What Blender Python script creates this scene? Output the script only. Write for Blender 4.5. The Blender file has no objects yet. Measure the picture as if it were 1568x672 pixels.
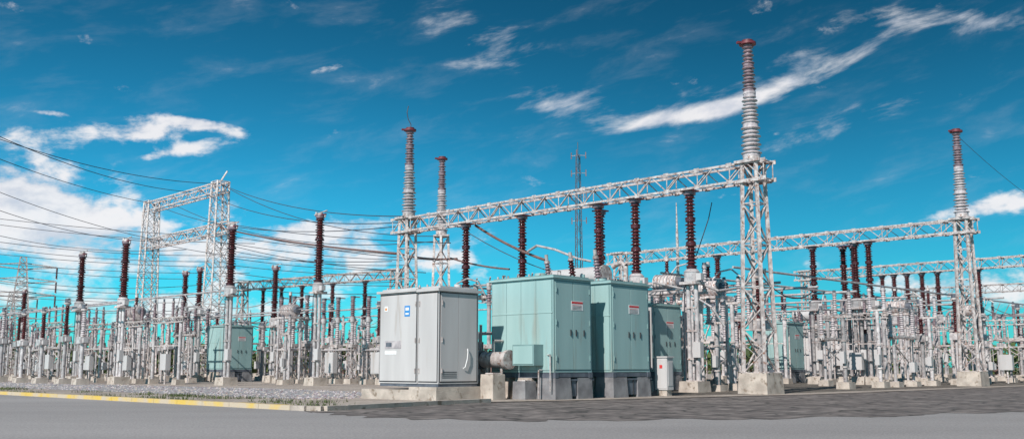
import bpy, math, random
from mathutils import Vector, Matrix
random.seed(7)
S = bpy.context.scene
S.view_settings.view_transform='Standard'; S.view_settings.look='None'; S.view_settings.exposure=0
F=1500.0; HC=1.1; PT=math.radians(8.55)
AX=Vector((-.717,.697,0)); BX=Vector((.709,.705,0)); O=Vector((10.1,40.3,0))
TH=math.atan2(-.697,.717)
def from_px(p,d): return Vector(((p-784)/F*d,d,0))      # image pixel column p and depth d to a ground position
def yard(a,b): return O+AX*a+BX*b                        # site grid
def along(p,b=0.0):
    t=(p-784)/F; o=O+BX*b
    return (o.x-o.y*t)/(.717+.697*t)
def pxof(v): return 784+F*v.x/v.y

# ---------------------------------------------------------------- materials
def newmat(name):
    m=bpy.data.materials.new(name); m.use_nodes=True
    nt=m.node_tree; return m,nt,nt.nodes['Principled BSDF']
def mat(name,c1,c2=None,scale=3.0,rough=.5,metal=0.0,bump=0.0,bscale=40,detail=6,streak=False,lo=.35,hi=.65,rustc=None,rustamt=.6,perobj=0):
    m,nt,b=newmat(name); N=nt.nodes; L=nt.links
    tc=N.new('ShaderNodeTexCoord'); mp=N.new('ShaderNodeMapping'); L.new(tc.outputs['Object'],mp.inputs[0])
    if streak: mp.inputs['Scale'].default_value=(1,1,.12)
    n=N.new('ShaderNodeTexNoise'); n.inputs['Scale'].default_value=scale; n.inputs['Detail'].default_value=detail
    L.new(mp.outputs[0],n.inputs[0])
    r=N.new('ShaderNodeValToRGB'); r.color_ramp.elements[0].position=lo; r.color_ramp.elements[1].position=hi
    r.color_ramp.elements[0].color=(*(c2 or c1),1); r.color_ramp.elements[1].color=(*c1,1)
    L.new(n.outputs[0],r.inputs[0]); out=r.outputs[0]
    if rustc:
        n2=N.new('ShaderNodeTexNoise'); n2.inputs['Scale'].default_value=scale*1.7; n2.inputs['Detail'].default_value=6
        mp2=N.new('ShaderNodeMapping'); mp2.inputs['Location'].default_value=(7,3,5); L.new(mp.outputs[0],mp2.inputs[0]); L.new(mp2.outputs[0],n2.inputs[0])
        r2=N.new('ShaderNodeValToRGB'); r2.color_ramp.elements[0].position=rustamt; r2.color_ramp.elements[1].position=rustamt+.12
        L.new(n2.outputs[0],r2.inputs[0])
        mx=N.new('ShaderNodeMixRGB'); L.new(r2.outputs[0],mx.inputs[0]); L.new(out,mx.inputs[1]); mx.inputs[2].default_value=(*rustc,1); out=mx.outputs[0]
    if perobj:
        oi=N.new('ShaderNodeObjectInfo'); mr=N.new('ShaderNodeMapRange'); mr.inputs[3].default_value=1-perobj; mr.inputs[4].default_value=1+perobj*.35; L.new(oi.outputs['Random'],mr.inputs[0])
        mx=N.new('ShaderNodeMixRGB'); mx.blend_type='MULTIPLY'; mx.inputs[0].default_value=1; L.new(out,mx.inputs[1]); L.new(mr.outputs[0],mx.inputs[2]); out=mx.outputs[0]
    L.new(out,b.inputs['Base Color'])
    b.inputs['Roughness'].default_value=rough; b.inputs['Metallic'].default_value=metal
    if bump:
        n3=N.new('ShaderNodeTexNoise'); n3.inputs['Scale'].default_value=bscale; n3.inputs['Detail'].default_value=6
        L.new(tc.outputs['Object'],n3.inputs[0])
        bp=N.new('ShaderNodeBump'); bp.inputs['Strength'].default_value=bump; bp.inputs['Distance'].default_value=.03
        L.new(n3.outputs[0],bp.inputs['Height']); L.new(bp.outputs[0],b.inputs['Normal'])
    return m
STEEL=mat('galvanised_steel',(.74,.68,.66),(.40,.34,.33),5,.36,.05,rustc=(.30,.16,.115),rustamt=.55,perobj=.25)
ALU=mat('aluminium',(.68,.635,.635),(.43,.39,.395),4,.28,.08,rustc=(.23,.18,.175),rustamt=.59,perobj=.40)
BROWN=mat('brown_porcelain',(.115,.026,.028),(.050,.015,.017),5,.16,perobj=.3)
GREYP=mat('grey_porcelain',(.64,.58,.59),(.38,.34,.36),5,.30,perobj=.2)
MAUVE=mat('weathered_porcelain',(.31,.235,.26),(.14,.09,.105),5,.30)
TEAL=mat('teal_paint',(.355,.515,.505),(.29,.44,.435),1.3,.38,streak=True,rustc=(.30,.36,.33),rustamt=.60)
TEALD=mat('teal_trim',(.20,.32,.32),(.15,.25,.255),2,.5)
CAB=mat('grey_paint',(.56,.54,.54),(.475,.455,.455),1.6,.40,streak=True,rustc=(.40,.35,.32),rustamt=.62)
DARK=mat('dark_gap',(.05,.055,.06),(.03,.03,.035),5,.7)
STEELD=mat('dark_grey_steel',(.14,.155,.185),(.08,.09,.115),3,.45)
CONC=mat('concrete',(.56,.49,.43),(.36,.31,.27),2.2,.9,bump=.5,bscale=25,rustc=(.22,.17,.13),rustamt=.58)
CONCD=mat('grey_concrete',(.28,.275,.285),(.16,.155,.165),2.2,.9,bump=.5,bscale=25)
RED=mat('red_oxide',(.20,.035,.045),(.11,.03,.04),5,.45)
WHITE=mat('white_label',(.80,.80,.80),(.7,.7,.7),9,.5)
REDL=mat('red_label',(.62,.05,.05),None,9,.5)
BLUEL=mat('blue_label',(.04,.25,.60),None,9,.5)
ORL=mat('orange_label',(.65,.25,.06),None,9,.5)
WIRE=mat('conductor',(.075,.07,.085),(.05,.05,.06),5,.5)
BARE=mat('copper_bus',(.24,.13,.11),(.15,.09,.08),5,.5)
YEL=mat('yellow_kerb_paint',(.66,.46,.10),(.54,.45,.34),1.1,.8,bump=.3,lo=.44,hi=.62)
LEAF=mat('leaf',(.10,.13,.035),(.04,.065,.02),.5,.8)
MATS=[STEEL,ALU,BROWN,GREYP,MAUVE,TEAL,TEALD,CAB,DARK,STEELD,CONC,CONCD,RED,WHITE,REDL,BLUEL,ORL,WIRE,BARE,YEL,LEAF]

# ---------------------------------------------------------------- mesh builder
class MB:
    def __init__(s): s.v=[];s.f=[];s.m=[];s.sm=[]
    def add(s,vs,fs,m,sm=False):
        o=len(s.v); s.v+= [tuple(v) for v in vs]
        for f in fs: s.f.append(tuple(i+o for i in f)); s.m.append(m); s.sm.append(sm)
    def box(s,x0,x1,y0,y1,z0,z1,m):
        vs=[(x0,y0,z0),(x1,y0,z0),(x1,y1,z0),(x0,y1,z0),(x0,y0,z1),(x1,y0,z1),(x1,y1,z1),(x0,y1,z1)]
        s.add(vs,[(0,3,2,1),(4,5,6,7),(0,1,5,4),(1,2,6,5),(2,3,7,6),(3,0,4,7)],m)
    def cbox(s,x,y,z0,w,d,h,m): s.box(x-w/2,x+w/2,y-d/2,y+d/2,z0,z0+h,m)
    def taperbox(s,x,y,z0,w,w2,h,m):
        vs=[]
        for ww,z in((w,z0),(w2,z0+h)):
            for sx,sy in((-1,-1),(1,-1),(1,1),(-1,1)): vs.append((x+sx*ww/2,y+sy*ww/2,z))
        s.add(vs,[(0,3,2,1),(4,5,6,7),(0,1,5,4),(1,2,6,5),(2,3,7,6),(3,0,4,7)],m)
    def frame(s,p,q):
        d=(Vector(q)-Vector(p)); d.normalize()
        r=Vector((0,0,1)) if abs(d.z)<.9 else Vector((1,0,0))
        u=d.cross(r).normalized(); w=u.cross(d).normalized(); return d,u,w
    def bar(s,p,q,w,m,h=None):
        p=Vector(p);q=Vector(q); h=h or w
        d,u,v=s.frame(p,q); vs=[]
        for c in(p,q):
            for a,b in((-1,-1),(1,-1),(1,1),(-1,1)): vs.append(c+u*a*w/2+v*b*h/2)
        s.add(vs,[(0,3,2,1),(4,5,6,7),(0,1,5,4),(1,2,6,5),(2,3,7,6),(3,0,4,7)],m)
    def cyl(s,p,q,r,m,r2=None,n=10,caps=True):
        p=Vector(p);q=Vector(q); r2=r if r2 is None else r2
        d,u,v=s.frame(p,q); vs=[]
        for c,rr in((p,r),(q,r2)):
            for i in range(n):
                t=2*math.pi*i/n; vs.append(c+u*math.cos(t)*rr+v*math.sin(t)*rr)
        s.add(vs,[(i,i+n,(i+1)%n+n,(i+1)%n) for i in range(n)],m,True)
        if caps:
            s.add(vs[:n],[tuple(range(n))],m); s.add(vs[n:],[tuple(reversed(range(n)))],m)
    def lathe(s,p,d,prof,m,n=14,sm=False):
        p=Vector(p); d=Vector(d).normalized(); _,u,v=s.frame(p,p+d); vs=[]
        for t,r in prof:
            for i in range(n):
                a=2*math.pi*i/n; vs.append(p+d*t+u*math.cos(a)*r+v*math.sin(a)*r)
        fs=[]
        for k in range(len(prof)-1):
            for i in range(n):
                fs.append((k*n+i,(k+1)*n+i,(k+1)*n+(i+1)%n,k*n+(i+1)%n))
        s.add(vs,fs,m,sm)
    def path(s,pts,r,m,n=6):
        for a,b in zip(pts[:-1],pts[1:]): s.cyl(a,b,r,m,n=n,caps=False)
    def insul(s,p,d,L,r,m,pitch=.14,n=14,taper=1.0,joint=0,jm=0):
        p=Vector(p); d=Vector(d).normalized()
        k=max(3,int(L/pitch)); prof=[]
        for i in range(k):
            f=i/k; rr=r*(1+(taper-1)*f); t=i*L/k; ps=L/k
            big=rr if i%2==0 else rr*.86
            prof+=[(t,rr*.56),(t+ps*.28,rr*.56),(t+ps*.42,big),(t+ps*.56,big*.97),(t+ps*.95,rr*.56)]
        prof.append((L,r*taper*.56))
        s.lathe(p,d,prof,m,n,True)
        s.cyl(p-d*.06,p+d*.07,r*.85,jm,n=12); s.cyl(p+d*(L-.07),p+d*(L+.06),r*taper*.8,jm,n=12)
        for j in range(1,joint+1):
            t=L*j/(joint+1); rr=r*(1+(taper-1)*t/L); s.cyl(p+d*(t-.06),p+d*(t+.06),rr*.9,jm,n=12)
    def truss(s,p,q,w0,w1,n,ch,la,m,axis=None,xb=False,up=None):
        p=Vector(p);q=Vector(q); d=(q-p).normalized()
        if abs(d.z)>.9: u=Vector(axis or(1,0,0)); v=d.cross(u).normalized(); u=v.cross(d)
        else: u=d.cross(Vector((0,0,1))).normalized(); v=Vector((0,0,1))
        st=[]
        for i in range(n+1):
            f=i/n; c=p+(q-p)*f; w=(w0+(w1-w0)*f)/2
            st.append([c+u*a*w+v*b*w for a,b in((-1,-1),(1,-1),(1,1),(-1,1))])
        for k in range(4): s.bar(st[0][k],st[n][k],ch,m)
        for i in range(n+1):
            if i%2==0 or xb:
                for k in range(4): s.bar(st[i][k],st[i][(k+1)%4],la,m,la*.6)
            if i<n:
                for k in range(4):
                    a,b=k,(k+1)%4
                    if (i+k)%2: a,b=b,a
                    s.bar(st[i][a],st[i+1][b],la,m,la*.6)
                    if xb: s.bar(st[i][b],st[i+1][a],la*.8,m,la*.5)
    def mesh(s,name):
        me=bpy.data.meshes.new(name); me.from_pydata(s.v,[],s.f)
        used=sorted(set(s.m)); mp={u:i for i,u in enumerate(used)}
        for u in used: me.materials.append(MATS[u])
        me.polygons.foreach_set('material_index',[mp[x] for x in s.m])
        me.polygons.foreach_set('use_smooth',s.sm); me.update(); return me
iS,iA,iB,iG,iM,iT,iTD,iC,iD,iSD,iK,iKD,iR,iW,iRL,iBL,iOL,iWI,iBA,iY,iLF=range(21)
def put(name,me,loc=(0,0,0),rot=0.0,sc=(1,1,1),bevel=0):
    if isinstance(me,MB): me=me.mesh(name)
    o=bpy.data.objects.new(name,me); S.collection.objects.link(o)
    o.location=loc; o.rotation_euler=(0,0,rot); o.scale=sc
    if bevel:
        b=o.modifiers.new('bevel','BEVEL'); b.width=bevel; b.segments=2; b.limit_method='ANGLE'; b.angle_limit=math.radians(50)
    return o

# ---------------------------------------------------------------- ground
def sheet(name,pts,z,m):
    me=bpy.data.meshes.new(name); me.from_pydata([(x,y,z) for x,y in pts],[],[tuple(range(len(pts)))]); me.materials.append(m)
    o=bpy.data.objects.new(name,me); S.collection.objects.link(o); 
    if me.polygons[0].normal.z<0: me.flip_normals()
    return o
def groundmat(name,ca,cb,big=.25,fine=60,bumps=.5,crack=0,cc=(.05,.045,.04),rough=.9,vor=0,sx=1,fl=.6,fh=1.35):
    m,nt,b=newmat(name); N=nt.nodes;L=nt.links
    tc=N.new('ShaderNodeTexCoord')
    mp=N.new('ShaderNodeMapping'); mp.inputs['Rotation'].default_value=(0,0,.78); mp.inputs['Scale'].default_value=(sx,1,1); L.new(tc.outputs['Object'],mp.inputs[0])
    n=N.new('ShaderNodeTexNoise'); n.inputs['Scale'].default_value=big; n.inputs['Detail'].default_value=9; n.inputs['Roughness'].default_value=.62; L.new(mp.outputs[0],n.inputs[0])
    r=N.new('ShaderNodeValToRGB'); r.color_ramp.elements[0].position=.33; r.color_ramp.elements[1].position=.68
    r.color_ramp.elements[0].color=(*ca,1); r.color_ramp.elements[1].color=(*cb,1); L.new(n.outputs[0],r.inputs[0]); out=r.outputs[0]
    n2=N.new('ShaderNodeTexNoise'); n2.inputs['Scale'].default_value=fine; n2.inputs['Detail'].default_value=4; L.new(tc.outputs['Object'],n2.inputs[0])
    mr=N.new('ShaderNodeMapRange'); mr.inputs[1].default_value=.3; mr.inputs[2].default_value=.7; mr.inputs[3].default_value=fl; mr.inputs[4].default_value=fh
    L.new(n2.outputs[0],mr.inputs[0])
    mx=N.new('ShaderNodeMixRGB'); mx.blend_type='MULTIPLY'; mx.inputs[0].default_value=1; L.new(out,mx.inputs[1]); L.new(mr.outputs[0],mx.inputs[2]); out=mx.outputs[0]
    h=n2.outputs[0]
    if vor:
        v=N.new('ShaderNodeTexVoronoi'); v.inputs['Scale'].default_value=vor; L.new(tc.outputs['Object'],v.inputs[0])
        hv=N.new('ShaderNodeSeparateColor'); L.new(v.outputs['Color'],hv.inputs[0])
        m2=N.new('ShaderNodeMapRange'); m2.inputs[3].default_value=.45; m2.inputs[4].default_value=1.5; L.new(hv.outputs[0],m2.inputs[0])
        mx=N.new('ShaderNodeMixRGB'); mx.blend_type='MULTIPLY'; mx.inputs[0].default_value=1; L.new(out,mx.inputs[1]); L.new(m2.outputs[0],mx.inputs[2]); out=mx.outputs[0]
        h=v.outputs['Distance']
    if crack:
        v=N.new('ShaderNodeTexVoronoi'); v.feature='DISTANCE_TO_EDGE'; v.inputs['Scale'].default_value=crack
        nn=N.new('ShaderNodeTexNoise'); nn.inputs['Scale'].default_value=1.2; nn.inputs['Detail'].default_value=5; L.new(tc.outputs['Object'],nn.inputs[0])
        ad=N.new('ShaderNodeMixRGB'); ad.blend_type='ADD'; ad.inputs[0].default_value=.9; L.new(tc.outputs['Object'],ad.inputs[1]); L.new(nn.outputs['Color'],ad.inputs[2])
        L.new(ad.outputs[0],v.inputs[0])
        m3=N.new('ShaderNodeMapRange'); m3.inputs[1].default_value=0; m3.inputs[2].default_value=.05; L.new(v.outputs[0],m3.inputs[0])
        mx=N.new('ShaderNodeMixRGB'); L.new(m3.outputs[0],mx.inputs[0]); mx.inputs[1].default_value=(*cc,1); L.new(out,mx.inputs[2]); out=mx.outputs[0]
    L.new(out,b.inputs['Base Color']); b.inputs['Roughness'].default_value=rough
    bp=N.new('ShaderNodeBump'); bp.inputs['Strength'].default_value=bumps; bp.inputs['Distance'].default_value=.02; L.new(h,bp.inputs['Height']); L.new(bp.outputs[0],b.inputs['Normal'])
    return m
G_EARTH=groundmat('earth_and_grass',(.10,.11,.05),(.22,.19,.13),.08,8)
G_ROAD=groundmat('asphalt',(.27,.255,.25),(.37,.35,.345),.16,24,.25,sx=.3,fl=.72,fh=1.22)
G_DARK=groundmat('dark_cracked_asphalt',(.105,.088,.082),(.23,.20,.185),.7,2.6,.9,crack=.6,fl=.4,fh=1.6)
G_CONC=groundmat('yard_concrete',(.28,.235,.20),(.46,.40,.35),.4,7,.3,fl=.7,fh=1.3)
G_GRAV=groundmat('gravel',(.28,.28,.29),(.44,.43,.44),.5,12,.9,vor=11)
G_BAY=groundmat('bay_painted_shade',(.09,.075,.06),(.19,.165,.14),.5,9,.9,vor=7)  # stony dark brown, with the shade beneath equipment put into its colour
sheet('ground',[(-2500,-300),(2500,-300),(2500,4000),(-2500,4000)],0,G_EARTH)
sheet('asphalt_road',[(-300,-60),(300,-60),(300,140),(-300,140)],.006,G_ROAD)
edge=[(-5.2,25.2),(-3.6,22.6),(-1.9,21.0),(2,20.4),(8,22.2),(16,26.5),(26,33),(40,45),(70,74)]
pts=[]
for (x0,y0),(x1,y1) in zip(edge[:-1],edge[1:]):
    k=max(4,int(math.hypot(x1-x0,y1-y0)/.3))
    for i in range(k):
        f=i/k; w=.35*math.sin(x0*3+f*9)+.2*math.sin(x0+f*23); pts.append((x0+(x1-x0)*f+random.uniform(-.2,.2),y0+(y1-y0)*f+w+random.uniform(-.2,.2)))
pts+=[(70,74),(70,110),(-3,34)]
sheet('dark_asphalt_apron',pts,.012,G_DARK)  # darker cracked asphalt strip with a ragged front edge
YE=[(-.7,31.0),(1.4,32.1),(12.0,39.6),(28.0,55.3),(75,101)]
C0=Vector((-4.9,25.0,0))
far=C0+AX*150
sheet('substation_yard',[(C0.x,C0.y)]+YE+[(75,400),(far.x,400),(far.x,far.y)],.03,G_CONC)
g0=C0+AX*8+BX*4.6; g1=C0+AX*90+BX*4.0
sheet('gravel_bed',[(g0.x,g0.y),(-6.3,35.5),(-4.5,40.5),(-12,50),(-24,60),(-60,94),(g1.x,g1.y)],.036,G_GRAV)
sheet('bay_shade_sheet',[(2.2,35.2),(6.2,37.6),(12.0,41.6),(28,57),(75,104),(60,140),(-4,52),(-2.5,40.5)],.036,G_BAY)  # dark sheet over the right bays: shade under the equipment painted as ground colour
kb=MB()
def kerbline(pts,w=.26,h=.13,m=iK,top=None):
    for (x0,y0),(x1,y1) in zip(pts[:-1],pts[1:]):
        L=math.hypot(x1-x0,y1-y0); n=max(1,int(L/1.5))
        for i in range(n):
            f0=i/n;f1=(i+1)/n; a=Vector((x0+(x1-x0)*f0,y0+(y1-y0)*f0,h/2)); b=Vector((x0+(x1-x0)*f1,y0+(y1-y0)*f1,h/2))
            d=(b-a).normalized(); kb.bar(a+d*.008,b-d*.008,w,m,h+random.uniform(-.006,.006))
pA=C0+AX*120; cA=C0+AX*1.0
kerbline([(pA.x,pA.y),(cA.x,cA.y)],m=iY)
kerbline([(cA.x,cA.y),(C0.x-.25,C0.y+.25),(C0.x+.15,C0.y+.12),(C0.x+.55,C0.y+.7),(-2.9,28.0),(-.75,31.1)],m=iK)
put('kerb',kb)
st=MB()
for i in range(5200):
    a=7+80*random.random()**1.6; bb=random.uniform(4.3,12.5)
    p=C0+AX*a+BX*bb
    r=random.uniform(.02,.055); z=.035
    vs=[(p.x+random.uniform(-r,r)*.4-r,p.y-r,z),(p.x+r,p.y-r*random.random(),z),(p.x,p.y+r,z),(p.x+random.uniform(-r,r)*.4,p.y,z+r*random.uniform(.5,1.0))]
    st.add(vs,[(0,1,3),(1,2,3),(2,0,3)],random.choice([iKD,iK,iM,iG]))
put('gravel_stones',st)
gr=MB()
for c in range(34):
    p=C0+AX*random.uniform(2,40)+BX*random.uniform(.3,3.8)
    for i in range(60):
        q=p+Vector((random.gauss(0,.35),random.gauss(0,.3),.03)); h=random.uniform(.05,.17); t=random.uniform(0,6.28)
        gr.add([q,q+Vector((.03*math.cos(t),.03*math.sin(t),0)),q+Vector((random.gauss(0,.04),random.gauss(0,.04),h))],[(0,1,2)],iLF)
put('grass_tufts',gr)

# ---------------------------------------------------------------- control cabinet
def footing(mb,x,y,w,h,m=iK,w2=None): mb.taperbox(x,y,0,w,w2 or w*.93,h,m)
c=MB()
c.box(-3.75,.15,-.2,2.1,0,.36,iK); c.box(-1.25,.12,-.17,2.07,.362,.46,iK)
c.box(-3.02,-.02,.03,1.77,.46,.60,iSD)
c.box(-3.05,-1.04,0,1.8,.56,3.60,iC); c.box(-1.02,0,.012,1.79,.56,3.56,iC)
c.box(-3.14,-1.03,-.1,1.9,3.60,3.68,iC); c.box(-1.026,.09,-.09,1.89,3.562,3.66,iC)
c.box(-3.0,-1.1,.05,1.75,3.68,3.74,iC); c.box(-.95,.0,.06,1.74,3.66,3.73,iC)
c.box(-2.99,-1.10,-.022,0,.64,3.52,iC); c.box(-.97,-.06,-.010,.012,.64,3.50,iC)
c.box(.0,.022,.09,.86,.64,3.50,iC); c.box(.0,.022,.875,1.70,.64,3.50,iC)
c.box(-3.03,-1.06,-.004,0,.60,3.56,iD)
c.box(-.99,-.03,.008,.012,.60,3.54,iD); c.box(0,.004,.05,1.75,.60,3.54,iD)
for z in(.9,1.9,3.1):
    c.cyl((-1.12,-.035,z),(-1.12,-.035,z+.16),.02,iS,n=8); c.cyl((-.93,-.03,z),(-.93,-.03,z+.16),.02,iS,n=8); c.cyl((.035,.14,z),(.035,.14,z+.16),.02,iS,n=8)
c.box(-2.78,-2.60,-.03,-.02,2.98,3.16,iW); c.box(-2.74,-2.64,-.033,-.03,3.02,3.10,iOL)
c.box(-1.70,-1.42,-.03,-.02,2.78,3.14,iBL); c.box(-1.65,-1.47,-.033,-.03,2.98,3.08,iW); c.box(-1.65,-1.47,-.033,-.03,2.84,2.90,iW)
c.box(-2.72,-1.86,-.034,-.02,1.72,1.98,iG); c.box(-2.66,-2.35,-.038,-.034,1.78,1.92,iSD); c.box(-2.72,-2.1,-.03,-.02,1.52,1.64,iW)
c.path([(.06,1.05,1.05),(.09,1.12,1.1),(.1,1.2,1.35),(.09,1.24,1.6),(.06,1.25,1.7)],.018,iW)
for z in(.75,.81,.87,.93): c.box(.022,.03,.15,.8,z,z+.02,iD)
for x in(-2.9,-2.0,-1.2,-.8,-.2): c.cyl((x,.2,3.7),(x,.2,3.82),.03,iS,n=8)
c.cyl((-.4,1.2,3.7),(-.4,1.2,3.86),.12,iC,n=12)
put('control_cabinet',c,(-2.39,32,0),TH,bevel=.014)

# ---------------------------------------------------------------- transformer cabinets
def tcab(W,D,near=True):
    t=MB(); z0,z1=.92,4.08
    t.box(-W,0,0,D,z0,z1,iT)
    t.box(-W-.08,.08,-.08,D+.08,z1,z1+.07,iT)
    t.box(-W+.05,-.05,.05,D-.05,z1+.07,z1+.12,iTD)
    t.box(-W-.05,.05,.02,.2,.74,.92,iSD); t.box(-W-.05,.05,D-.2,D-.02,.74,.92,iSD); t.box(-.2,.03,.2,D-.2,.76,.9,iSD)
    n=4; 
    for i in range(n):
        x0=-W+.06+i*(W-.12)/n; x1=x0+(W-.12)/n-.022
        t.box(x0,x1,-.018,0,z0+.08,z1-.07,iT)
    t.box(-W+.03,-.03,-.004,0,z0+.05,z1-.04,iTD)
    t.box(-W+.03,-.03,-.032,-.018,2.9,2.94,iT)
    m=D/2
    for y0,y1 in((.08,m-.015),(m+.015,D-.08)):
        t.box(0,.022,y0,y1,z0+.10,z1-.10,iT)
    t.box(0,.004,.05,D-.05,z0+.06,z1-.06,iTD)
    for y in(m-.14,m+.14,m+.55):
        t.box(.022,.055,y-.02,y+.02,2.15,2.36,iD)
    for y in(.12,D-.12):
        for z in(1.3,2.5,3.6): t.cyl((.035,y,z),(.035,y,z+.18),.022,iTD,n=8)
    t.box(.022,.03,m*.9,m*.9+.62,3.02,3.34,iW); t.box(.03,.034,m*.9+.02,m*.9+.60,3.25,3.32,iRL); 
    for k in range(4): t.box(.03,.033,m*.9+.06,m*.9+.54,3.05+k*.045,3.065+k*.045,iRL if k==3 else iD)
    for i in range(6):
        x=-W+.2+i*(W-.4)/5; t.cyl((x,.12,z1+.1),(x,.12,z1+.2),.035,iS,n=8)
        t.cyl((x,D-.15,z1+.1),(x,D-.15,z1+.24),.05,iTD,n=8)
    t.cyl((-W*.5,D*.5,z1+.1),(-W*.5,D*.5,z1+.3),.22,iT,n=18)
    for x in(-W+.15,-.15): t.path([(x,.4,z1+.1),(x,.4,z1+.26),(x,.55,z1+.26),(x,.55,z1+.1)],.02,iS)
    for i in range(3):
        x=-W+.1+i*(W-.8)/2; 
        t.taperbox(x+.35,.42,0,.86,.78,.74,iK if i<2 else iKD)
        t.taperbox(x+.35,D-.4,0,.8,.74,.74,iKD)
    t.box(-.55,-.02,.86,D+.05,.12,.70,iSD); t.box(-.6,.02,.80,D+.1,.64,.70,iSD)
    for k in range(4): t.box(-.02,.0,.9+k*(D-.9)/4,.93+k*(D-.9)/4,.14,.63,iD)
    if near:
        t.box(-W+1.5,-W+2.5,-.48,-.02,1.15,1.85,iTD); t.box(-W+1.55,-W+2.45,-.5,-.48,1.2,1.8,iT)
        t.cyl((-W+.15,-.5,1.35),(-W+1.25,-.5,1.35),.27,iS,n=18); t.cyl((-W+1.25,-.5,1.35),(-W+1.4,-.5,1.35),.33,iS,n=18); t.cyl((-W-.05,-.5,1.35),(-W+.05,-.5,1.35),.33,iSD,n=18)
        t.cyl((-W+.3,-.5,.1),(-W+.3,-.5,1.1),.05,iS); t.cyl((-W+1.0,-.5,.1),(-W+1.0,-.5,1.1),.05,iS)
        t.path([(-W+.6,-.5,1.6),(-W+.6,-.5,2.0),(-W+.6,-.05,2.0)],.05,iS)
        t.path([(-.5,-.05,1.0),(-.5,-.2,1.0),(-.5,-.2,.05)],.03,iS); t.path([(-W+2.7,-.02,1.5),(-W+2.9,-.12,1.5),(-W+2.9,-.12,.3)],.025,iS)
        t.box(-W-.75,-W-.25,-.3,.2,.5,1.35,iS); t.cyl((-W-.5,-.05,0),(-W-.5,-.05,.5),.08,iS); t.cyl((-W-.5,-.05,1.35),(-W-.5,-.05,2.6),.05,iS)
        t.path([(-W-.9,.3,0),(-W-.9,.3,2.3),(-W-.2,.3,2.3)],.06,iA,8); t.cyl((-W-.9,.3,1.7),(-W-.9,.3,2.0),.13,iSD,n=12)
    return t
t1=put('transformer_cabinet',tcab(2.95,1.98),(1.39,33,0),TH,bevel=.012)
t2m=tcab(2.7,2.25,False).mesh('transformer_cabinet')
put('transformer_cabinet',t2m,(3.54,35.15,0),TH,bevel=.012)
put('transformer_cabinet',t2m,from_px(999,46),TH,(.8,1,.97),bevel=.012)
put('transformer_cabinet',t2m,from_px(349,73),TH,bevel=.012)
put('transformer_cabinet',t2m,from_px(1203,68),TH,(1,1.0,1),bevel=.012)
def block(w,d,h,m=iK):
    b=MB(); b.taperbox(0,0,0,w,w*.95,h,m); b.box(-w*.3,w*.3,-w*.3,w*.3,h,h+.05,iS); return b
put('concrete_block',block(.62,.6,.86),from_px(755,33.2),TH,bevel=.02)
put('concrete_block',block(.5,.5,.6),from_px(742,34.6),TH,bevel=.02)
put('concrete_block',block(.6,.6,.62,iKD),from_px(803,33.6),TH,bevel=.02)
kk=MB(); kk.box(-.28,.28,-.2,.2,.25,1.45,iC); kk.box(-.32,.32,-.24,.24,1.45,1.5,iC); kk.box(-.24,.24,-.215,-.2,.3,1.4,iC); kk.box(-.05,.08,-.222,-.215,1.05,1.18,iRL); kk.box(-.22,.22,-.16,.16,0,.25,iK); kk.box(.28,.295,-.14,.14,.4,1.3,iC)
put('marshalling_kiosk',kk,from_px(1014,37.5),TH,bevel=.01)

# ---------------------------------------------------------------- power transformers behind the cabinets
def ptrans():
    b=MB(); b.box(-2.6,2.6,-1.4,1.4,0,.5,iK); b.box(-2.2,2.2,-1.0,1.0,.6,3.9,iC); b.box(-2.3,2.3,-1.1,1.1,3.9,4.0,iC)
    for i in range(8):
        x=-2.0+i*.56; b.box(x,x+.06,-1.12,-1.0,.8,3.7,iC)
    for s in(-1,1):
        for i in range(9): b.box(s*2.35-.0 if s>0 else -2.95,2.95 if s>0 else -2.35,-1.0+i*.24,-.93+i*.24,1.0,3.6,iC)
        b.cyl((s*2.65,-1,3.65),(s*2.65,1,3.65),.07,iC); b.cyl((s*2.65,-1,.95),(s*2.65,1,.95),.07,iC)
    b.cyl((-2.6,.8,5.1),(.6,.8,5.1),.42,iC,n=22); 
    for x in(-2.6,-1.0,.6): b.cyl((x-.04,.8,5.1),(x+.04,.8,5.1),.46,iS,n=22)
    for x in(-2.2,.2): b.bar((x,.8,4.0),(x,.8,4.75),.12,iS)
    b.path([(-.2,.8,4.7),(-.2,.3,4.4),(.4,.3,4.3),(.4,.3,4.0)],.07,iS,8)
    for i,x in enumerate((-1.5,-.1,1.3)):
        b.cyl((x,-.4,4.0),(x,-.5,4.55),.28,iC,n=16); b.insul((x,-.5,4.6),(0,-.18,1),1.15,.19,iB if i%2 else iM,pitch=.12,n=14,jm=iS,taper=.8); b.cyl((x,-.72,5.8),(x,-.75,6.05),.08,iA)
        b.cyl((x-.15,.1,4.0),(x-.15,.1,4.35),.14,iS,n=12); b.insul((x-.15,.1,4.4),(0,0,1),.45,.11,iM,pitch=.1,n=10)
    b.path([(1.9,.6,4.0),(1.9,.6,5.4),(1.6,.6,5.6),(1.2,.6,5.4)],.11,iS,12)
    b.box(1.4,2.1,-1.35,-1.02,1.2,2.4,iC); b.path([(-2.1,-1.1,3.6),(-1.0,-1.25,3.6),(1.6,-1.25,3.6),(1.6,-1.2,2.4)],.035,iS)
    for x in(-1.9,-.8,.6,2.0): b.bar((x,-1.1,4.0),(x,-1.1,4.5),.04,iS)
    b.bar((-2.2,-1.1,4.5),(2.2,-1.1,4.5),.04,iS)
    return b
pt=ptrans().mesh('power_transformer')
put('power_transformer',pt,from_px(893,43),TH,bevel=.01)
put('power_transformer',pt,from_px(985,57),TH,bevel=.01)
put('power_transformer',pt,from_px(1255,76),TH,bevel=.01)

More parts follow.
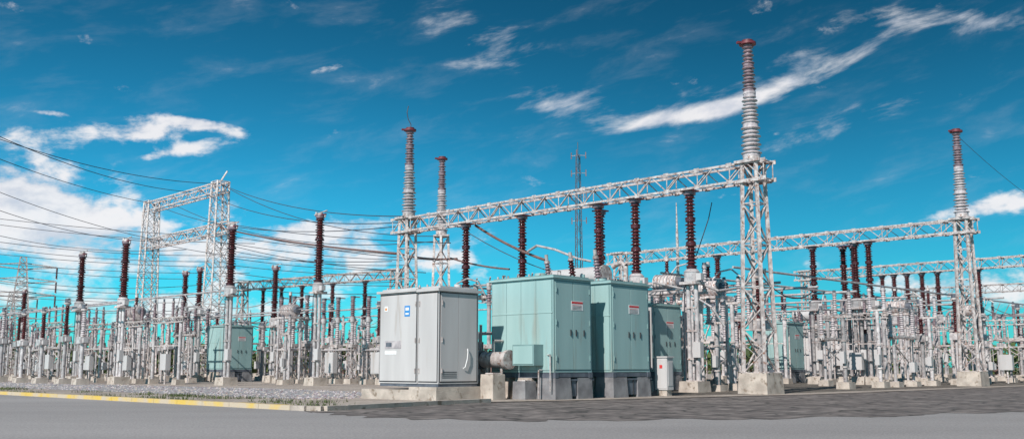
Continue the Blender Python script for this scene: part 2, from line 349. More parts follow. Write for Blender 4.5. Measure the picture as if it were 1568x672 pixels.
# ---------------------------------------------------------------- lattice gantries
def tower(mb,p,h,w0,w1,n,ch,la,foot=1.35,fh=.86,xb=False,ax=None):
    p=Vector(p); ax=ax or tuple(AX)
    mb.truss(p+Vector((0,0,fh)),p+Vector((0,0,h)),w0,w1,n,ch,la,iS,axis=ax,xb=xb)
    if foot:
        vs=[]
        u=Vector(ax).normalized(); v=Vector((0,0,1)).cross(u)
        for ww,z in((foot,0),(foot*.93,fh)):
            for sx,sy in((-1,-1),(1,-1),(1,1),(-1,1)): vs.append(p+u*sx*ww/2+v*sy*ww/2+Vector((0,0,z)))
        mb.add(vs,[(0,3,2,1),(4,5,6,7),(0,1,5,4),(1,2,6,5),(2,3,7,6),(3,0,4,7)],iK)
        for sx in(-1,1):
            for sy in(-1,1): mb.bar(p+u*sx*w0/2+v*sy*w0/2+Vector((0,0,fh)),p+u*sx*w0/2+v*sy*w0/2+Vector((0,0,fh+.06)),.26,iS)
def gantry(pr,pl,ext0=.7,ext1=.9,span_panels=30):
    g=MB(); d=(Vector(pl)-Vector(pr)).normalized(); ax=tuple(d)
    tower(g,pr,9.55,.98,.64,10,.145,.075,ax=ax); tower(g,pl,9.55,.98,.64,10,.145,.075,ax=ax)
    a=Vector(pr)-d*ext0+Vector((0,0,9.16)); b=Vector(pl)+d*ext1+Vector((0,0,9.16))
    g.truss(a,b,.74,.74,span_panels,.095,.06,iS)
    for i in range(0,span_panels+1,2):
        c=a+(b-a)*i/span_panels; s=d.cross(Vector((0,0,1)))
        for sg in(-1,1):
            for z in(-.37,.37): g.bar(c+s*sg*.42+Vector((0,0,z))-d*.13,c+s*sg*.42+Vector((0,0,z))+d*.13,.02,iS,.17)
    for p in(pr,pl):
        p=Vector(p); s=d.cross(Vector((0,0,1)))
        for z in(8.74,9.58):
            for sg in(-1,1): g.bar(p+s*sg*.46-d*.6+Vector((0,0,z)),p+s*sg*.46+d*.6+Vector((0,0,z)),.08,iS,.12)
            for sg in(-1,1): g.bar(p+d*sg*.5-s*.46+Vector((0,0,z)),p+d*sg*.5+s*.46+Vector((0,0,z)),.08,iS,.12)
    return g
put('lattice_gantry',gantry(yard(0,0),yard(22.5,0)))
put('lattice_gantry',gantry(yard(0,22.6),yard(25,22.6)))
put('lattice_gantry',gantry(yard(0,45.2),yard(22,45.2)))
put('lattice_gantry',gantry(from_px(606,86),from_px(372,99)))
put('lattice_gantry',gantry(yard(0,72),yard(24,72)))
tw=MB(); p675=from_px(675,64); tower(tw,p675,9.55,.95,.64,10,.145,.075); tw.box(p675.x-.5,p675.x+.5,p675.y-.5,p675.y+.5,9.56,9.64,iS); put('lattice_column',tw)

def bigins(aerial=False):
    b=MB()
    b.cbox(0,0,0,.9,.9,.05,iS); b.cyl((0,0,.05),(0,0,.22),.36,iS,n=16)
    b.insul((0,0,.28),(0,0,1),1.25,.44,iG,pitch=.17,taper=.92,jm=iG,n=18)
    b.insul((0,0,1.62),(0,0,1),1.25,.38,iG,pitch=.15,taper=.85,jm=iG,n=18)
    b.cyl((0,0,2.92),(0,0,3.02),.27,iG,n=14)
    b.insul((0,0,3.08),(0,0,1),1.05,.30,iM,pitch=.15,taper=.9,jm=iM,n=18)
    b.insul((0,0,4.2),(0,0,1),.85,.27,iM,pitch=.15,taper=.88,jm=iM,n=18)
    b.cyl((0,0,5.1),(0,0,5.2),.36,iR,n=14); b.cyl((0,0,5.2),(0,0,5.3),.24,iR,n=14); b.cbox(-.2,0,5.12,.6,.14,.09,iR)
    if aerial: b.path([(0,0,5.2),(.05,0,5.5),(-.12,0,5.8),(-.2,0,6.2),(-.12,0,6.6)],.025,iWI,5)
    return b
bm=bigins().mesh('bushing_insulator')
put('bushing_insulator',bm,yard(.15,0)+Vector((.1,0,9.62)),.3)
put('bushing_insulator',bm,yard(0,22.6)+Vector((0,0,9.62)),.3)
put('bushing_insulator',bigins(True),yard(22.4,0)+Vector((0,0,9.62)),.3)
put('bushing_insulator',bm,p675+Vector((0,0,9.64)),.3)
put('bushing_insulator',bm,yard(0,45.2)+Vector((0,0,9.62)),.3)

# ---------------------------------------------------------------- equipment units
def vt(hcol,L,r=.26,cap=True,joint=2,col='twin',hanger=False):
    b=MB(); footing(b,0,0,1.0,.5)
    for x in(-.2,.2):
        b.cyl((x,0,.5),(x,0,hcol-.1),.10,iA,n=12); b.cyl((x,0,.5),(x,0,.54),.2,iS,n=12)
    for z in(1.4,2.6,3.6): b.box(-.26,.26,-.13,.13,z,z+.07,iS)
    b.box(.12,.5,-.26,.0,1.5,2.15,iC)
    b.path([(-.34,-.1,.5),(-.34,-.1,hcol-.3),(-.2,-.1,hcol)],.025,iWI)
    b.box(-.42,.42,-.36,.36,hcol-.12,hcol,iS)
    b.cyl((0,0,hcol),(0,0,hcol+.42),.34,iA,n=16); b.cyl((0,0,hcol+.42),(0,0,hcol+.55),.36,iA,r2=.25,n=16)
    b.box(.3,.55,-.14,.14,hcol+.05,hcol+.35,iC)
    b.insul((0,0,hcol+.6),(0,0,1),L,r,iB,pitch=.15,joint=joint,jm=iB,n=16,taper=.92)
    z=hcol+.6+L
    b.cyl((0,0,z+.05),(0,0,z+.2),.27,iM,n=14)
    if cap:
        b.box(-.45,.55,-.07,.07,z+.2,z+.27,iR); b.cyl((0,0,z+.2),(0,0,z+.36),.16,iS,n=12); b.cyl((.5,0,z+.05),(.5,0,z+.25),.05,iS,n=8)
        b.bar((-.6,0,z+.3),(.7,0,z+.45),.05,iS); b.cyl((-.4,0,z+.25),(-.4,0,z+.45),.07,iS,n=8)
    if hanger:
        b.box(-.3,.3,-.3,.3,z+.2,z+.26,iR)
    return b
vtm=vt(4.75,3.17,cap=False,hanger=True).mesh('voltage_transformer')
for p in(1060,975,918,888,800,713):
    put('voltage_transformer',vtm,yard(along(p),0 if p!=888 else 1.6),TH)
for p in(1247,1280,1296,1312,1333,1100):
    put('voltage_transformer',vtm,yard(along(p,22.6),22.6 if p not in(1296,1280) else 23.8),TH)
for p in(1352,1370,1390,1413,1437,1500):
    put('voltage_transformer',vtm,yard(along(p,45.2),45.2),TH)
dl=(from_px(372,99)-from_px(606,86))
for f in(.18,.38,.58,.72,.85): put('voltage_transformer',vtm,from_px(606,86)+dl*f,TH)
for p,d,h,L in((487,58,5.6,3.75),(352,59,5.5,3.3),(189,62,5.0,3.3),(123,66,5.0,2.9),(421,70,4.1,3.3),(283,76,5.0,2.6),(305,74,5.1,2.6),(38,84,4.4,2.4)):
    put('voltage_transformer',vt(h-.1,L,r=.31 if d<63 else .28),from_px(p,d),TH)

def disc(m3=iG,h=2.9,iL=1.35):
    b=MB()
    for x in(-1.15,1.15):
        footing(b,x,0,.62,.35)
        b.cyl((x,0,.35),(x,0,h),.085,iA,n=10); b.cyl((x,0,.35),(x,0,.39),.18,iS,n=10)
        b.box(x-.22,x+.22,-.2,.2,h-.05,h,iS)
    b.box(-1.6,1.6,-.12,-.05,h,h+.16,iS); b.box(-1.6,1.6,.05,.12,h,h+.16,iS)
    b.bar((-1.15,0,1.2),(1.15,0,h-.3),.05,iS); b.bar((1.15,0,1.2),(-1.15,0,h-.3),.05,iS)
    for x in(-1.4,0,1.4):
        b.cyl((x,0,h+.1),(x,0,h+.28),.17,iA,n=12)
        b.insul((x,0,h+.3),(0,0,1),iL,.15,m3,pitch=.12,n=10,jm=iS,taper=.92)
        b.box(x-.16,x+.16,-.09,.09,h+iL+.33,h+iL+.45,iA)
    z=h+iL+.5
    b.cyl((-1.75,0,z),(1.75,0,z),.05,iA,n=8); b.cyl((0,0,z),(0,0,z+.3),.06,iA,n=8); b.cyl((-1.4,0,z),(-.95,0,z+.85),.03,iA,n=6)
    b.cyl((1.4,0,z-.05),(1.4,0,z+.18),.08,iSD,n=10); b.cyl((-1.4,0,z-.05),(-1.4,0,z+.18),.08,iSD,n=10)
    b.bar((1.4,.0,z+.1),(1.9,.25,z+.3),.05,iA)
    b.cyl((.75,-.15,.9),(.75,-.15,h+.1),.03,iS,n=6); b.box(.55,.95,-.35,-.05,.9,1.5,iC)
    b.cyl((-1.6,-.2,h+.05),(1.6,-.2,h+.05),.03,iS,n=6)
    return b
def ct(h=2.6,L=1.7,m=iB):
    b=MB(); footing(b,0,0,.8,.4)
    b.cyl((0,0,.4),(0,0,h),.12,iA,n=12); b.cyl((0,0,.4),(0,0,.45),.24,iS,n=12)
    b.box(-.32,.32,-.28,.28,h,h+.4,iA); b.box(.32,.5,-.15,.15,h+.05,h+.33,iC)
    b.insul((0,0,h+.45),(0,0,1),L,.19,m,pitch=.13,n=12,taper=.85,jm=iS)
    z=h+.5+L
    b.cyl((0,0,z),(0,0,z+.1),.22,iS,n=14); b.cyl((0,0,z+.1),(0,0,z+.38),.17,iSD,n=14); b.box(-.24,.24,-.06,.06,z+.38,z+.42,iS)
    b.cyl((-.42,0,z+.22),(.42,0,z+.22),.04,iA,n=8); b.bar((.42,0,z+.05),(.42,0,z+.4),.05,iA)
    b.path([(-.14,-.12,.5),(-.16,-.14,1.6),(-.16,-.14,h)],.025,iS)
    return b
def breaker():
    b=MB()
    for x in(-1.6,0,1.6):
        footing(b,x,0,.7,.35)
        b.truss((x,0,.35),(x,0,2.3),.45,.38,4,.06,.035,iS,axis=(1,0,0))
        b.box(x-.3,x+.3,-.25,.25,2.3,2.5,iS)
        b.insul((x,0,2.55),(0,0,1),1.3,.17,iG,pitch=.12,n=12,jm=iA)
        b.cyl((x,0,3.9),(x,0,4.15),.2,iA,n=12)
        b.insul((x,0,4.2),(0,0,1),1.2,.19,iM,pitch=.12,n=12,jm=iA)
        b.cyl((x,-.3,4.02),(x,.3,4.02),.05,iA,n=8); b.cyl((x,0,5.4),(x,0,5.55),.16,iSD,n=12); b.cyl((x,-.05,5.5),(x,.55,5.5),.04,iA,n=8)
    b.box(-1.9,1.9,-.1,.1,2.1,2.28,iS); b.box(-.45,.45,-.62,-.27,.7,2.0,iC); b.box(-.4,.4,-.64,-.62,.75,1.95,iC)
    b.cyl((-1.8,-.3,2.15),(1.8,-.3,2.15),.05,iA,n=8)
    return b
def bus(h=4.0):
    b=MB(); footing(b,0,0,.7,.35)
    b.cyl((0,0,.35),(0,0,h),.10,iA,n=10); b.box(-.5,.5,-.1,.1,h,h+.1,iS)
    for x in(-.38,.38):
        b.insul((x,0,h+.13),(0,0,1),1.0,.13,iG,pitch=.11,n=10,jm=iA); b.cyl((x,0,h+1.15),(x,0,h+1.3),.08,iSD,n=8)
    b.box(-.12,.12,-.3,-.12,1.2,1.75,iC)
    for z in(1.0,2.2): b.cyl((0,0,z),(0,0,z+.08),.15,iS,n=10)
    return b
def reactor():
    b=MB()
    for x in(-.7,.7):
        for y in(-.4,.4): b.cyl((x,y,.3),(x,y,4.3),.08,iA,n=8); footing(b,x,y,.45,.3)
    b.box(-1,1,-.5,.5,4.3,4.42,iS); b.box(-.6,.6,-.45,.45,2.2,2.3,iS)
    b.cyl((-.7,0,4.84),(.7,0,4.84),.36,iS,n=20)
    for i in range(7): b.cyl((-.66+i*.21,0,4.84),(-.61+i*.21,0,4.84),.42,iA,n=20)
    b.cyl((.7,0,4.84),(1.0,0,4.84),.22,iSD,n=14); b.path([(-.7,0,4.84),(-1.2,0,4.84),(-1.4,0,4.6),(-1.5,0,3.8)],.07,iA,8)
    b.bar((-.7,-.4,1),(.7,-.4,4),.05,iS); b.bar((.7,-.4,1),(-.7,-.4,4),.05,iS)
    b.insul((0,0,5.3),(0,0,1),.6,.13,iB,n=10,pitch=.11); b.cyl((0,0,5.9),(0,0,6.1),.1,iS,n=10)
    b.path([(.2,0,5.2),(.5,.2,5.6),(1.1,.3,5.7),(1.6,.3,5.3)],.04,iA,8)
    return b
def lightcol():
    b=MB(); b.cyl((0,0,0),(0,0,4.9),.09,iS,r2=.07,n=8); b.insul((0,0,4.9),(0,0,1),1.4,.14,iB,n=10,pitch=.12); b.cyl((0,0,6.3),(0,0,6.6),.04,iS,n=6); footing(b,0,0,.5,.3); return b
def portal():
    b=MB()
    for x in(-1.8,1.8):
        footing(b,x,0,.6,.35); b.cyl((x,0,.35),(x,0,3.9),.11,iA,n=10); b.cyl((x,.6,.1),(x,.6,3.4),.05,iS,n=8)
    b.truss((-2.3,0,4.0),(2.3,0,4.0),.3,.3,10,.05,.03,iS)
    for x in(-1.9,-.65,.65,1.9):
        b.insul((x,0,4.2),(0,0,1),.9,.12,iM,pitch=.1,n=10,jm=iS); b.cyl((x,0,5.15),(x,0,5.35),.06,iSD,n=8)
        b.insul((x,0,3.8),(0,0,-1),.5,.10,iG,pitch=.1,n=8,jm=iS)
    b.box(-.4,.4,-.2,.12,.9,1.9,iC); b.cyl((0,0,0),(0,0,.9),.06,iS); b.cyl((.2,0,1.9),(.2,0,3.9),.035,iS,n=6); b.bar((-1.8,0,2.4),(1.8,0,2.4),.06,iS)
    return b
M={'disc':[('disconnector_switch',disc(iG).mesh('disconnector_switch')),('disconnector_switch',disc(iM,3.1,1.5).mesh('disconnector_switch')),('disconnector_switch',disc(iG,2.5,1.2).mesh('disconnector_switch'))],
 'ct':[('current_transformer',ct().mesh('current_transformer')),('current_transformer',ct(2.9,2.1).mesh('current_transformer')),('current_transformer',ct(2.5,1.5,iG).mesh('current_transformer'))],
 'br':[('circuit_breaker',breaker().mesh('circuit_breaker'))],
 'bus':[('bus_support',bus(4.0).mesh('bus_support')),('bus_support',bus(3.3).mesh('bus_support'))],
 'rx':[('cable_sealing_drum',reactor().mesh('cable_sealing_drum'))],
 'pf':[('steel_portal_frame',portal().mesh('steel_portal_frame'))],
 'lc':[('surge_arrester',lightcol().mesh('surge_arrester'))]}
def unit(k,p,rot=TH):
    nm,me=random.choice(M[k]); s=random.uniform(.90,1.09); put(nm,me,p,rot,(1,1,s))
pattern=['disc','ct','pf','disc','br','ct','disc','bus','lc','disc','ct','pf','bus','disc']
cnt=0
for j in range(14):
    b=-15+j*4.3; k=pattern[j%len(pattern)]
    step={'br':5.6,'disc':4.2,'ct':3.4,'bus':3.2,'lc':4.0,'pf':5.6}[k]
    a=27.0
    while a<98:
        p=yard(a,b)+Vector((random.uniform(-.3,.3),random.uniform(-.3,.3),0)); x=pxof(p)
        if p.y>60 and -20<x<600 and p.y<118:
            if not(308<x<400 and p.y<74):
                kk=k if random.random()<.8 else random.choice(['ct','bus','disc'])
                unit(kk,p,(TH if kk!='disc' or j%2 else TH+math.pi/2)+random.gauss(0,.015)); cnt+=1
        a+=step*random.uniform(.85,1.2)
for j in range(18):
    b=2.5+j*3.9; k=pattern[(j*3+1)%len(pattern)]
    step={'br':5.6,'disc':4.0,'ct':3.0,'bus':2.8,'lc':3.6,'pf':5.4}[k]
    a=1.8
    while a<27:
        p=yard(a,b)+Vector((random.uniform(-.3,.3),random.uniform(-.3,.3),0)); x=pxof(p)
        ok = x<1620 and p.y>41 and x>700
        if 1183<x<1250 and p.y<69: ok=False
        if 960<x<1056 and p.y<52: ok=False
        if 850<x<960 and p.y<47: ok=False
        kk=k if random.random()<.8 else random.choice(['ct','bus','disc'])
        if ok: unit(kk,p,(TH if kk!='disc' or j%2 else TH+math.pi/2)+random.gauss(0,.015)); cnt+=1
        a+=step*random.uniform(.85,1.2)
print('units',cnt)
for p,d,r in((1022,51,0),(1085,47,0),(1370,62,0),(1480,66,0),(210,68,0),(445,66,0)):
    put('cable_sealing_drum',M['rx'][0][1],from_px(p,d),TH+r,(1,1,1.12 if p==1022 else 1))
for p,d in((1068,43.5),(1095,44.0),(1120,46)): unit('bus',from_px(p,d))
lr=MB(); lr.cyl((0,0,0),(0,0,11.0),.16,iS,r2=.10,n=8); lr.cyl((0,0,11),(0,0,13.2),.09,iS,r2=.03,n=8); footing(lr,0,0,.8,.4); put('lightning_rod',lr,from_px(1039,72))

# ---------------------------------------------------------------- line entry gantry, pylon, mast
lg=MB(); q1=from_px(330,90); q2=from_px(225,101)
dd=(q2-q1).normalized()
for q in(q1,q2):
    lg.truss(q+Vector((0,0,.5)),q+Vector((0,0,18.2)),1.9,1.15,14,.14,.07,iS,axis=tuple(dd),xb=True)
    lg.cyl(q,q+Vector((0,0,.5)),1.3,iK,n=12)
lg.truss(q1-dd*1.0+Vector((0,0,17.6)),q2+dd*.8+Vector((0,0,17.6)),.9,.9,12,.12,.07,iS)
lg.truss(q1-dd*2.6+Vector((0,0,13.7)),q2+dd*.8+Vector((0,0,13.7)),.9,.9,14,.12,.07,iS)
lg.bar(q1+Vector((0,0,18.2)),q1+Vector((.6,0,19.2)),.12,iS)
put('line_entry_gantry',lg)
def pylon(H,w):
    b=MB(); b.truss((0,0,0),(0,0,H*.7),w,w*.45,9,.16,.09,iS,axis=(1,0,0),xb=True); b.truss((0,0,H*.7),(0,0,H),w*.45,w*.2,5,.14,.08,iS,axis=(1,0,0),xb=True)
    for z in(H*.68,H*.8,H*.92):
        for s in(-1,1): b.bar((0,0,z+.4),(s*w*1.2,0,z),.13,iS); b.bar((0,0,z-.4),(s*w*1.2,0,z),.13,iS); b.insul((s*w*1.2,0,z-1.4),(0,0,1),1.3,.14,iB,n=8)
    return b
put('transmission_pylon',pylon(14.5,3.2),from_px(32,120),.5)
put('transmission_pylon',pylon(12.5,3.0),from_px(18,150),.5)
ms=MB(); ms.truss((0,0,0),(0,0,30),1.2,.7,28,.11,.055,iSD,axis=(1,0,0)); ms.truss((0,0,30),(0,0,36),.7,.5,6,.09,.05,iSD,axis=(1,0,0)); ms.cyl((0,0,36),(0,0,38.2),.06,iSD,n=6)
for z in(25,29,33,36): 
    for t in(0,2.1,4.2): ms.bar((0,0,z),(1.4*math.cos(t),1.4*math.sin(t),z),.07,iS); ms.box(1.4*math.cos(t)-.07,1.4*math.cos(t)+.07,1.4*math.sin(t)-.07,1.4*math.sin(t)+.07,z-.5,z+.6,iM)
put('telecom_mast',ms,from_px(887,160),.3)

# ---------------------------------------------------------------- conductors
def raydir(p,y):
    s=(336-y)/F; return Vector(((p-784)/F,math.cos(PT)-s*math.sin(PT),s*math.cos(PT)+math.sin(PT)))
def V(p,y,d):
    r=raydir(p,y); r=r*(d/r.y); return Vector((r.x,r.y,r.z+HC))
def cable(mb,a,b,sag,r=.03,m=iWI,n=14):
    pts=[]
    for i in range(n+1):
        f=i/n; q=a.lerp(b,f); q.z-=sag*4*f*(1-f); pts.append(q)
    mb.path(pts,r,m,5)
wr=MB()
top1=q1+Vector((0,0,18)); top2=q2+Vector((0,0,18)); lo1=q1+Vector((0,0,14)); lo2=q2+Vector((0,0,14))
inc=[(V(-60,192,62),top1,.9),(V(-60,220,66),top2,.5),(V(-60,270,80),lo2.lerp(lo1,.1),.5),(V(-60,182,58),top1.lerp(top2,.4),.9),(V(-60,300,80),lo2,.8)]
for a,b,s in inc: cable(wr,a,b,s,.028)
end=yard(22.5,0)
for k,(a,b,s) in enumerate([(top1,end+Vector((0,0,9.7)),.8),(top1.lerp(top2,.3),end+AX*.6+Vector((0,0,9.4)),1.1),(top2,end+AX*1.0+Vector((0,0,9.2)),1.3),
    (lo1,p675+Vector((0,0,8.0)),.5),(lo1.lerp(lo2,.4),p675+Vector((-1,0,7.2)),.7),(lo2,V(600,400,66),.7),(lo1-dd*2,V(690,372,60),.3),
    (top1,p675+Vector((0,0,9.6)),1.3),(top2.lerp(top1,.2),p675+Vector((0,0,9.3)),1.8)]): cable(wr,a,b,s,.028)
for k in range(13):
    y=330+k*11; cable(wr,V(-40,y+random.uniform(-4,4),95+k),V(330+random.uniform(-60,70),y+34-k*2,95+k),random.uniform(.2,.9),.030)
for k in range(8):
    y=362+k*11; cable(wr,V(355,y,90),V(612+k*4,y+28-k*3,82),random.uniform(.1,.6),.029)
cable(wr,yard(0,22.6)+Vector((0,0,14.6)),V(1660,352,64),.5,.013)
cable(wr,V(700,345,58),V(1060,440,48),1.2,.025)
put('overhead_conductors',wr)
bb=MB()
cable(bb,lo1+Vector((.3,-.5,-.2)),V(610,388,60),.3,.07,iBA); cable(bb,V(610,388,60),V(700,396,56),.15,.06,iBA)
cable(bb,V(728,345,53),V(835,398,47),.15,.07,iBA); cable(bb,V(690,395,56),V(780,412,50),.1,.05,iBA)
bb.path([V(808,385,48),V(822,376,47),V(850,382,46),V(885,396,45),V(905,400,45)],.06,iA)
bb.path([V(1000,432,43),V(1045,442,43),V(1090,470,42),V(1110,500,42)],.05,iA)
bb.path([V(1063,430,43),V(1100,445,43),V(1135,440,44)],.06,iA)
bb.path([V(1090,310,43),V(1085,335,43),V(1076,362,43.2),V(1066,392,43.4)],.022,iWI)
for b in(4.5,8,12,18,26,33): 
    z=random.choice([4.9,5.3,5.6]); bb.cyl(yard(1.5,b)+Vector((0,0,z)),yard(21,b)+Vector((0,0,z)),.06,iA,n=8)
for a in(3,7,11,16,20): bb.cyl(yard(a,3)+Vector((0,0,5.6)),yard(a,44)+Vector((0,0,5.6)),.055,iA,n=8)
for b in(-10,-4,2,9,16): 
    z=random.choice([4.9,5.4,5.9]); bb.cyl(yard(34-b*.3,b)+Vector((0,0,z)),yard(80,b)+Vector((0,0,z)),.06,iA,n=8)
put('busbar_tubes',bb)
jp=MB()
for i in range(90):
    if i<50: a=random.uniform(32,80); b=random.uniform(-12,20)
    else: a=random.uniform(2,22); b=random.uniform(3,45)
    p=yard(a,b); 
    if p.y<60 and i<50: continue
    q=p+(BX if random.random()<.6 else AX)*random.uniform(2.5,4.5)
    cable(jp,p+Vector((0,0,random.uniform(4.6,5.4))),q+Vector((0,0,random.uniform(4.6,6.0))),random.uniform(.2,.7),.028,iA if i%2 else iWI,8)
put('flexible_jumpers',jp)

pw=MB()
for i in range(5):
    x=-3.2+i*.95; pw.insul((x,.4,4.2),(0,0,1),.75,.15,iM if i%2 else iG,pitch=.11,n=12,jm=iS); pw.cyl((x,.4,4.95),(x,.4,5.25),.13,iS,n=12); pw.bar((x,.4,5.2),(x+.4,.1,5.5),.06,iA)
    pw.cyl((x,.4,2.2),(x,.4,4.2),.1,iA)
pw.cyl((-3.6,.4,5.15),(1.2,.4,5.15),.06,iA); pw.cyl((-3.6,.9,4.6),(1.2,.9,4.6),.13,iS,n=14)
for i in range(5): pw.cyl((-3.2+i,.9,4.6),(-3.1+i,.9,4.6),.2,iA,n=14)
pw.box(-3.5,1.1,-.1,1.3,2.0,2.2,iS)
for x in(-3.3,-1.2,.9):
    for y in(0,1.2): pw.cyl((x,y,0),(x,y,2.1),.09,iA)
pw.path([(-3.6,.9,4.6),(-4.0,.9,4.5),(-4.2,.9,4.0),(-4.2,.9,2.5)],.13,iS,10)
pw.path([(-2.4,.3,4.6),(-2.6,.0,5.3),(-3.3,-.1,5.5),(-4.2,.0,5.3)],.045,iA,8)
pwm=pw.mesh('bushing_pipework')
put('bushing_pipework',pwm,from_px(1075,52),TH)
put('bushing_pipework',pwm,from_px(790,47),TH)

# ---------------------------------------------------------------- distant trees
tr=MB(); 
for i in range(330):
    az=random.uniform(-.62,.62); d=random.uniform(150,215); cx,cy=d*math.sin(az),d*math.cos(az)
    R=random.uniform(2.0,4.2); H=random.uniform(1.2,4.2)
    tr.cyl((cx,cy,0),(cx,cy,H),.25,iBA,r2=.1,n=5)
    for k in range(75):
        v=Vector((random.gauss(0,1),random.gauss(0,1),random.gauss(0,1))).normalized()*random.random()**.4
        c=Vector((cx+v.x*R,cy+v.y*R,max(.2,H+v.z*R*.6))); s=random.uniform(.25,.6)
        u=Vector((random.gauss(0,1),random.gauss(0,1),random.gauss(0,1))).normalized(); w=u.orthogonal().normalized()
        tr.add([c-u*s,c+w*s*.7,c+u*s,c-w*s*.7],[(0,1,2,3)],iLF)
put('distant_tree_line',tr)

# ---------------------------------------------------------------- sun and sky
sd=Vector((-.48,-.88,0)).normalized(); el=math.radians(37)
sv=Vector((sd.x*math.cos(el),sd.y*math.cos(el),math.sin(el)))
sl=bpy.data.lights.new('sun','SUN'); sl.energy=5.0; sl.angle=math.radians(.5); sl.color=(1,.94,.88)
so=bpy.data.objects.new('sun',sl); S.collection.objects.link(so); so.rotation_euler=(-sv).to_track_quat('-Z','Y').to_euler()
W=bpy.data.worlds.new('World'); S.world=W; W.use_nodes=True; nt=W.node_tree; N=nt.nodes; L=nt.links; N.clear()
def _in(n,i,v):
    if isinstance(v,(int,float)): n.inputs[i].default_value=v
    else: L.new(v,n.inputs[i])
def Mt(op,a,b=None,c=None,clamp=False):
    n=N.new('ShaderNodeMath'); n.operation=op; n.use_clamp=clamp; _in(n,0,a)
    if b is not None:_in(n,1,b)
    if c is not None:_in(n,2,c)
    return n.outputs[0]
def sstep(x,a,b,lo=0,hi=1):
    n=N.new('ShaderNodeMapRange'); n.interpolation_type='SMOOTHSTEP'; _in(n,0,x); n.inputs[1].default_value=a;n.inputs[2].default_value=b;n.inputs[3].default_value=lo;n.inputs[4].default_value=hi; return n.outputs[0]
tc=N.new('ShaderNodeTexCoord'); sp=N.new('ShaderNodeSeparateXYZ'); L.new(tc.outputs['Generated'],sp.inputs[0])
az=Mt('ARCTAN2',sp.outputs[0],sp.outputs[1]); ele=Mt('ARCSINE',sp.outputs[2])
cbs=N.new('ShaderNodeCombineXYZ'); _in(cbs,0,az); _in(cbs,1,ele)
def noise(sx,sy,rot,scale,detail,dist,off=0,rough=.6):
    mp=N.new('ShaderNodeMapping'); mp.vector_type='TEXTURE'; mp.inputs['Location'].default_value=(off,off,0); mp.inputs['Rotation'].default_value=(0,0,rot); mp.inputs['Scale'].default_value=(1/sx,1/sy,1); L.new(cbs.outputs[0],mp.inputs[0])
    n=N.new('ShaderNodeTexNoise'); n.noise_dimensions='2D'; n.inputs['Scale'].default_value=scale; n.inputs['Detail'].default_value=detail; n.inputs['Distortion'].default_value=dist; n.inputs['Roughness'].default_value=rough
    L.new(mp.outputs[0],n.inputs[0]); return n.outputs[0]
def blob(px,py,wx,wy,rot,amp):
    # one cloud bank: azimuth/elevation centre, angular size, tilt
    r=raydir(px,py).normalized(); a0=math.atan2(r.x,r.y); e0=math.asin(r.z); w=wx/F; h=wy/F
    mp=N.new('ShaderNodeMapping'); mp.vector_type='TEXTURE'; mp.inputs['Location'].default_value=(a0,e0,0); mp.inputs['Rotation'].default_value=(0,0,rot); mp.inputs['Scale'].default_value=(w,h,1)
    L.new(cbs.outputs[0],mp.inputs[0])
    d=N.new('ShaderNodeVectorMath'); d.operation='DOT_PRODUCT'; L.new(mp.outputs[0],d.inputs[0]); L.new(mp.outputs[0],d.inputs[1])
    return Mt('MULTIPLY',Mt('POWER',.3679,d.outputs['Value']),amp)
def ssum(l):
    t=l[0]
    for x in l[1:]: t=Mt('ADD',t,x)
    return t
cum=ssum([blob(20,285,115,80,0,1.3),blob(215,200,75,20,.1,1.3),blob(310,190,65,11,-.1,1.25),blob(265,232,70,9,.3,1.05),
          blob(110,345,170,45,0,.95),blob(340,395,260,45,0,.95),blob(500,350,110,22,.1,1.05),blob(20,8,50,14,0,.9),blob(445,8,32,11,-.3,1.15),blob(78,173,32,5,0,1.05),
          blob(1510,316,75,15,.05,1.25),blob(1480,440,190,32,0,1.15),blob(650,390,160,32,0,.85),blob(200,470,400,40,0,.95)])
cir=ssum([blob(1030,180,92,13,.13,1.5),blob(1110,165,60,12,.2,.8),blob(1205,130,70,17,.35,1.15),blob(1305,90,50,11,.5,1.0),blob(1130,120,250,34,.3,.45),blob(770,70,140,55,-.4,.62),blob(860,160,110,24,0,.6),blob(1460,30,170,20,-.15,.7),blob(1390,150,130,20,.3,.75),blob(1210,215,120,16,.1,.5)])
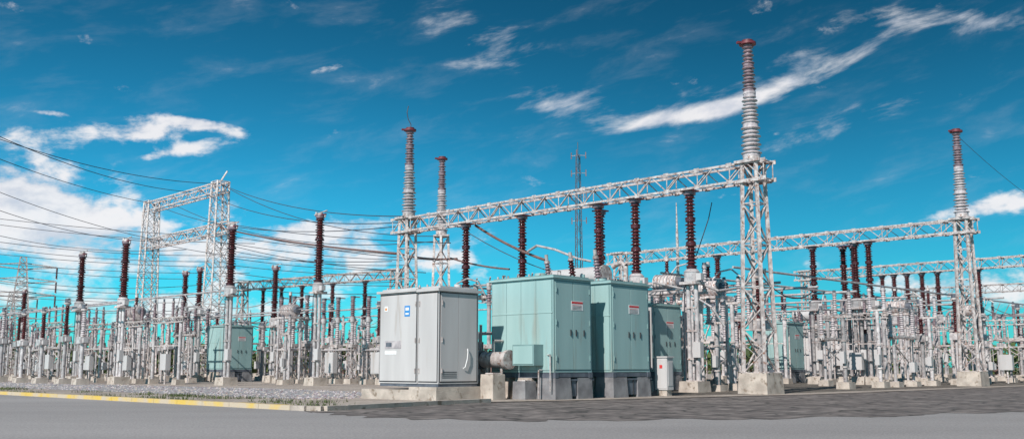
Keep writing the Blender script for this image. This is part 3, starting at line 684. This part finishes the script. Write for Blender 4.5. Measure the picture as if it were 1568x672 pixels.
n1=noise(6,12,.08,2.6,10,.12,rough=.60); n2=noise(5,17,.22,2.0,10,.18,off=3.3,rough=.62)
d1=sstep(Mt('MULTIPLY_ADD',cum,.30,n1),.68,.93)
d2=sstep(Mt('MULTIPLY_ADD',cir,.36,n2),.66,1.12)
wis=Mt('MULTIPLY',sstep(n2,.45,.80),.07)
den=Mt('MINIMUM',ssum([Mt('MULTIPLY',d1,.90),Mt('MULTIPLY',d2,.90),wis]),.94)
sky=N.new('ShaderNodeTexSky'); sky.sky_type='NISHITA'; sky.sun_disc=False; sky.sun_elevation=el; sky.sun_rotation=math.atan2(sd.x,sd.y)%(2*math.pi)
sky.air_density=1.0; sky.dust_density=.3; sky.ozone_density=2.5
tint=N.new('ShaderNodeMixRGB'); tint.blend_type='MULTIPLY'; tint.inputs[0].default_value=1; L.new(sky.outputs[0],tint.inputs[1]); tint.inputs[2].default_value=(.11,.90,1.10,1)
gf=Mt('MULTIPLY',sstep(ele,.03,.40,1.02,.42),sstep(az,-.48,.35,1.28,.78))
tg=N.new('ShaderNodeVectorMath'); tg.operation='SCALE'; L.new(tint.outputs[0],tg.inputs[0]); L.new(gf,tg.inputs['Scale'])
cl=N.new('ShaderNodeMixRGB'); _in(cl,0,sstep(n1,.38,.62)); cl.inputs[1].default_value=(6.6,6.9,7.7,1); cl.inputs[2].default_value=(9.3,9.1,9.2,1)
mx=N.new('ShaderNodeMixRGB'); L.new(den,mx.inputs[0]); L.new(tg.outputs[0],mx.inputs[1]); L.new(cl.outputs[0],mx.inputs[2])
bg=N.new('ShaderNodeBackground'); bg.inputs[1].default_value=.1; L.new(mx.outputs[0],bg.inputs[0])
ow=N.new('ShaderNodeOutputWorld'); L.new(bg.outputs[0],ow.inputs[0])

# ---------------------------------------------------------------- camera
cd=bpy.data.cameras.new('camera'); co=bpy.data.objects.new('camera',cd); S.collection.objects.link(co); S.camera=co
cd.lens=36*F/1568; cd.sensor_width=36; cd.clip_end=6000; cd.clip_start=.1
co.location=(0,0,HC); co.rotation_euler=(math.radians(90)+PT,0,0)
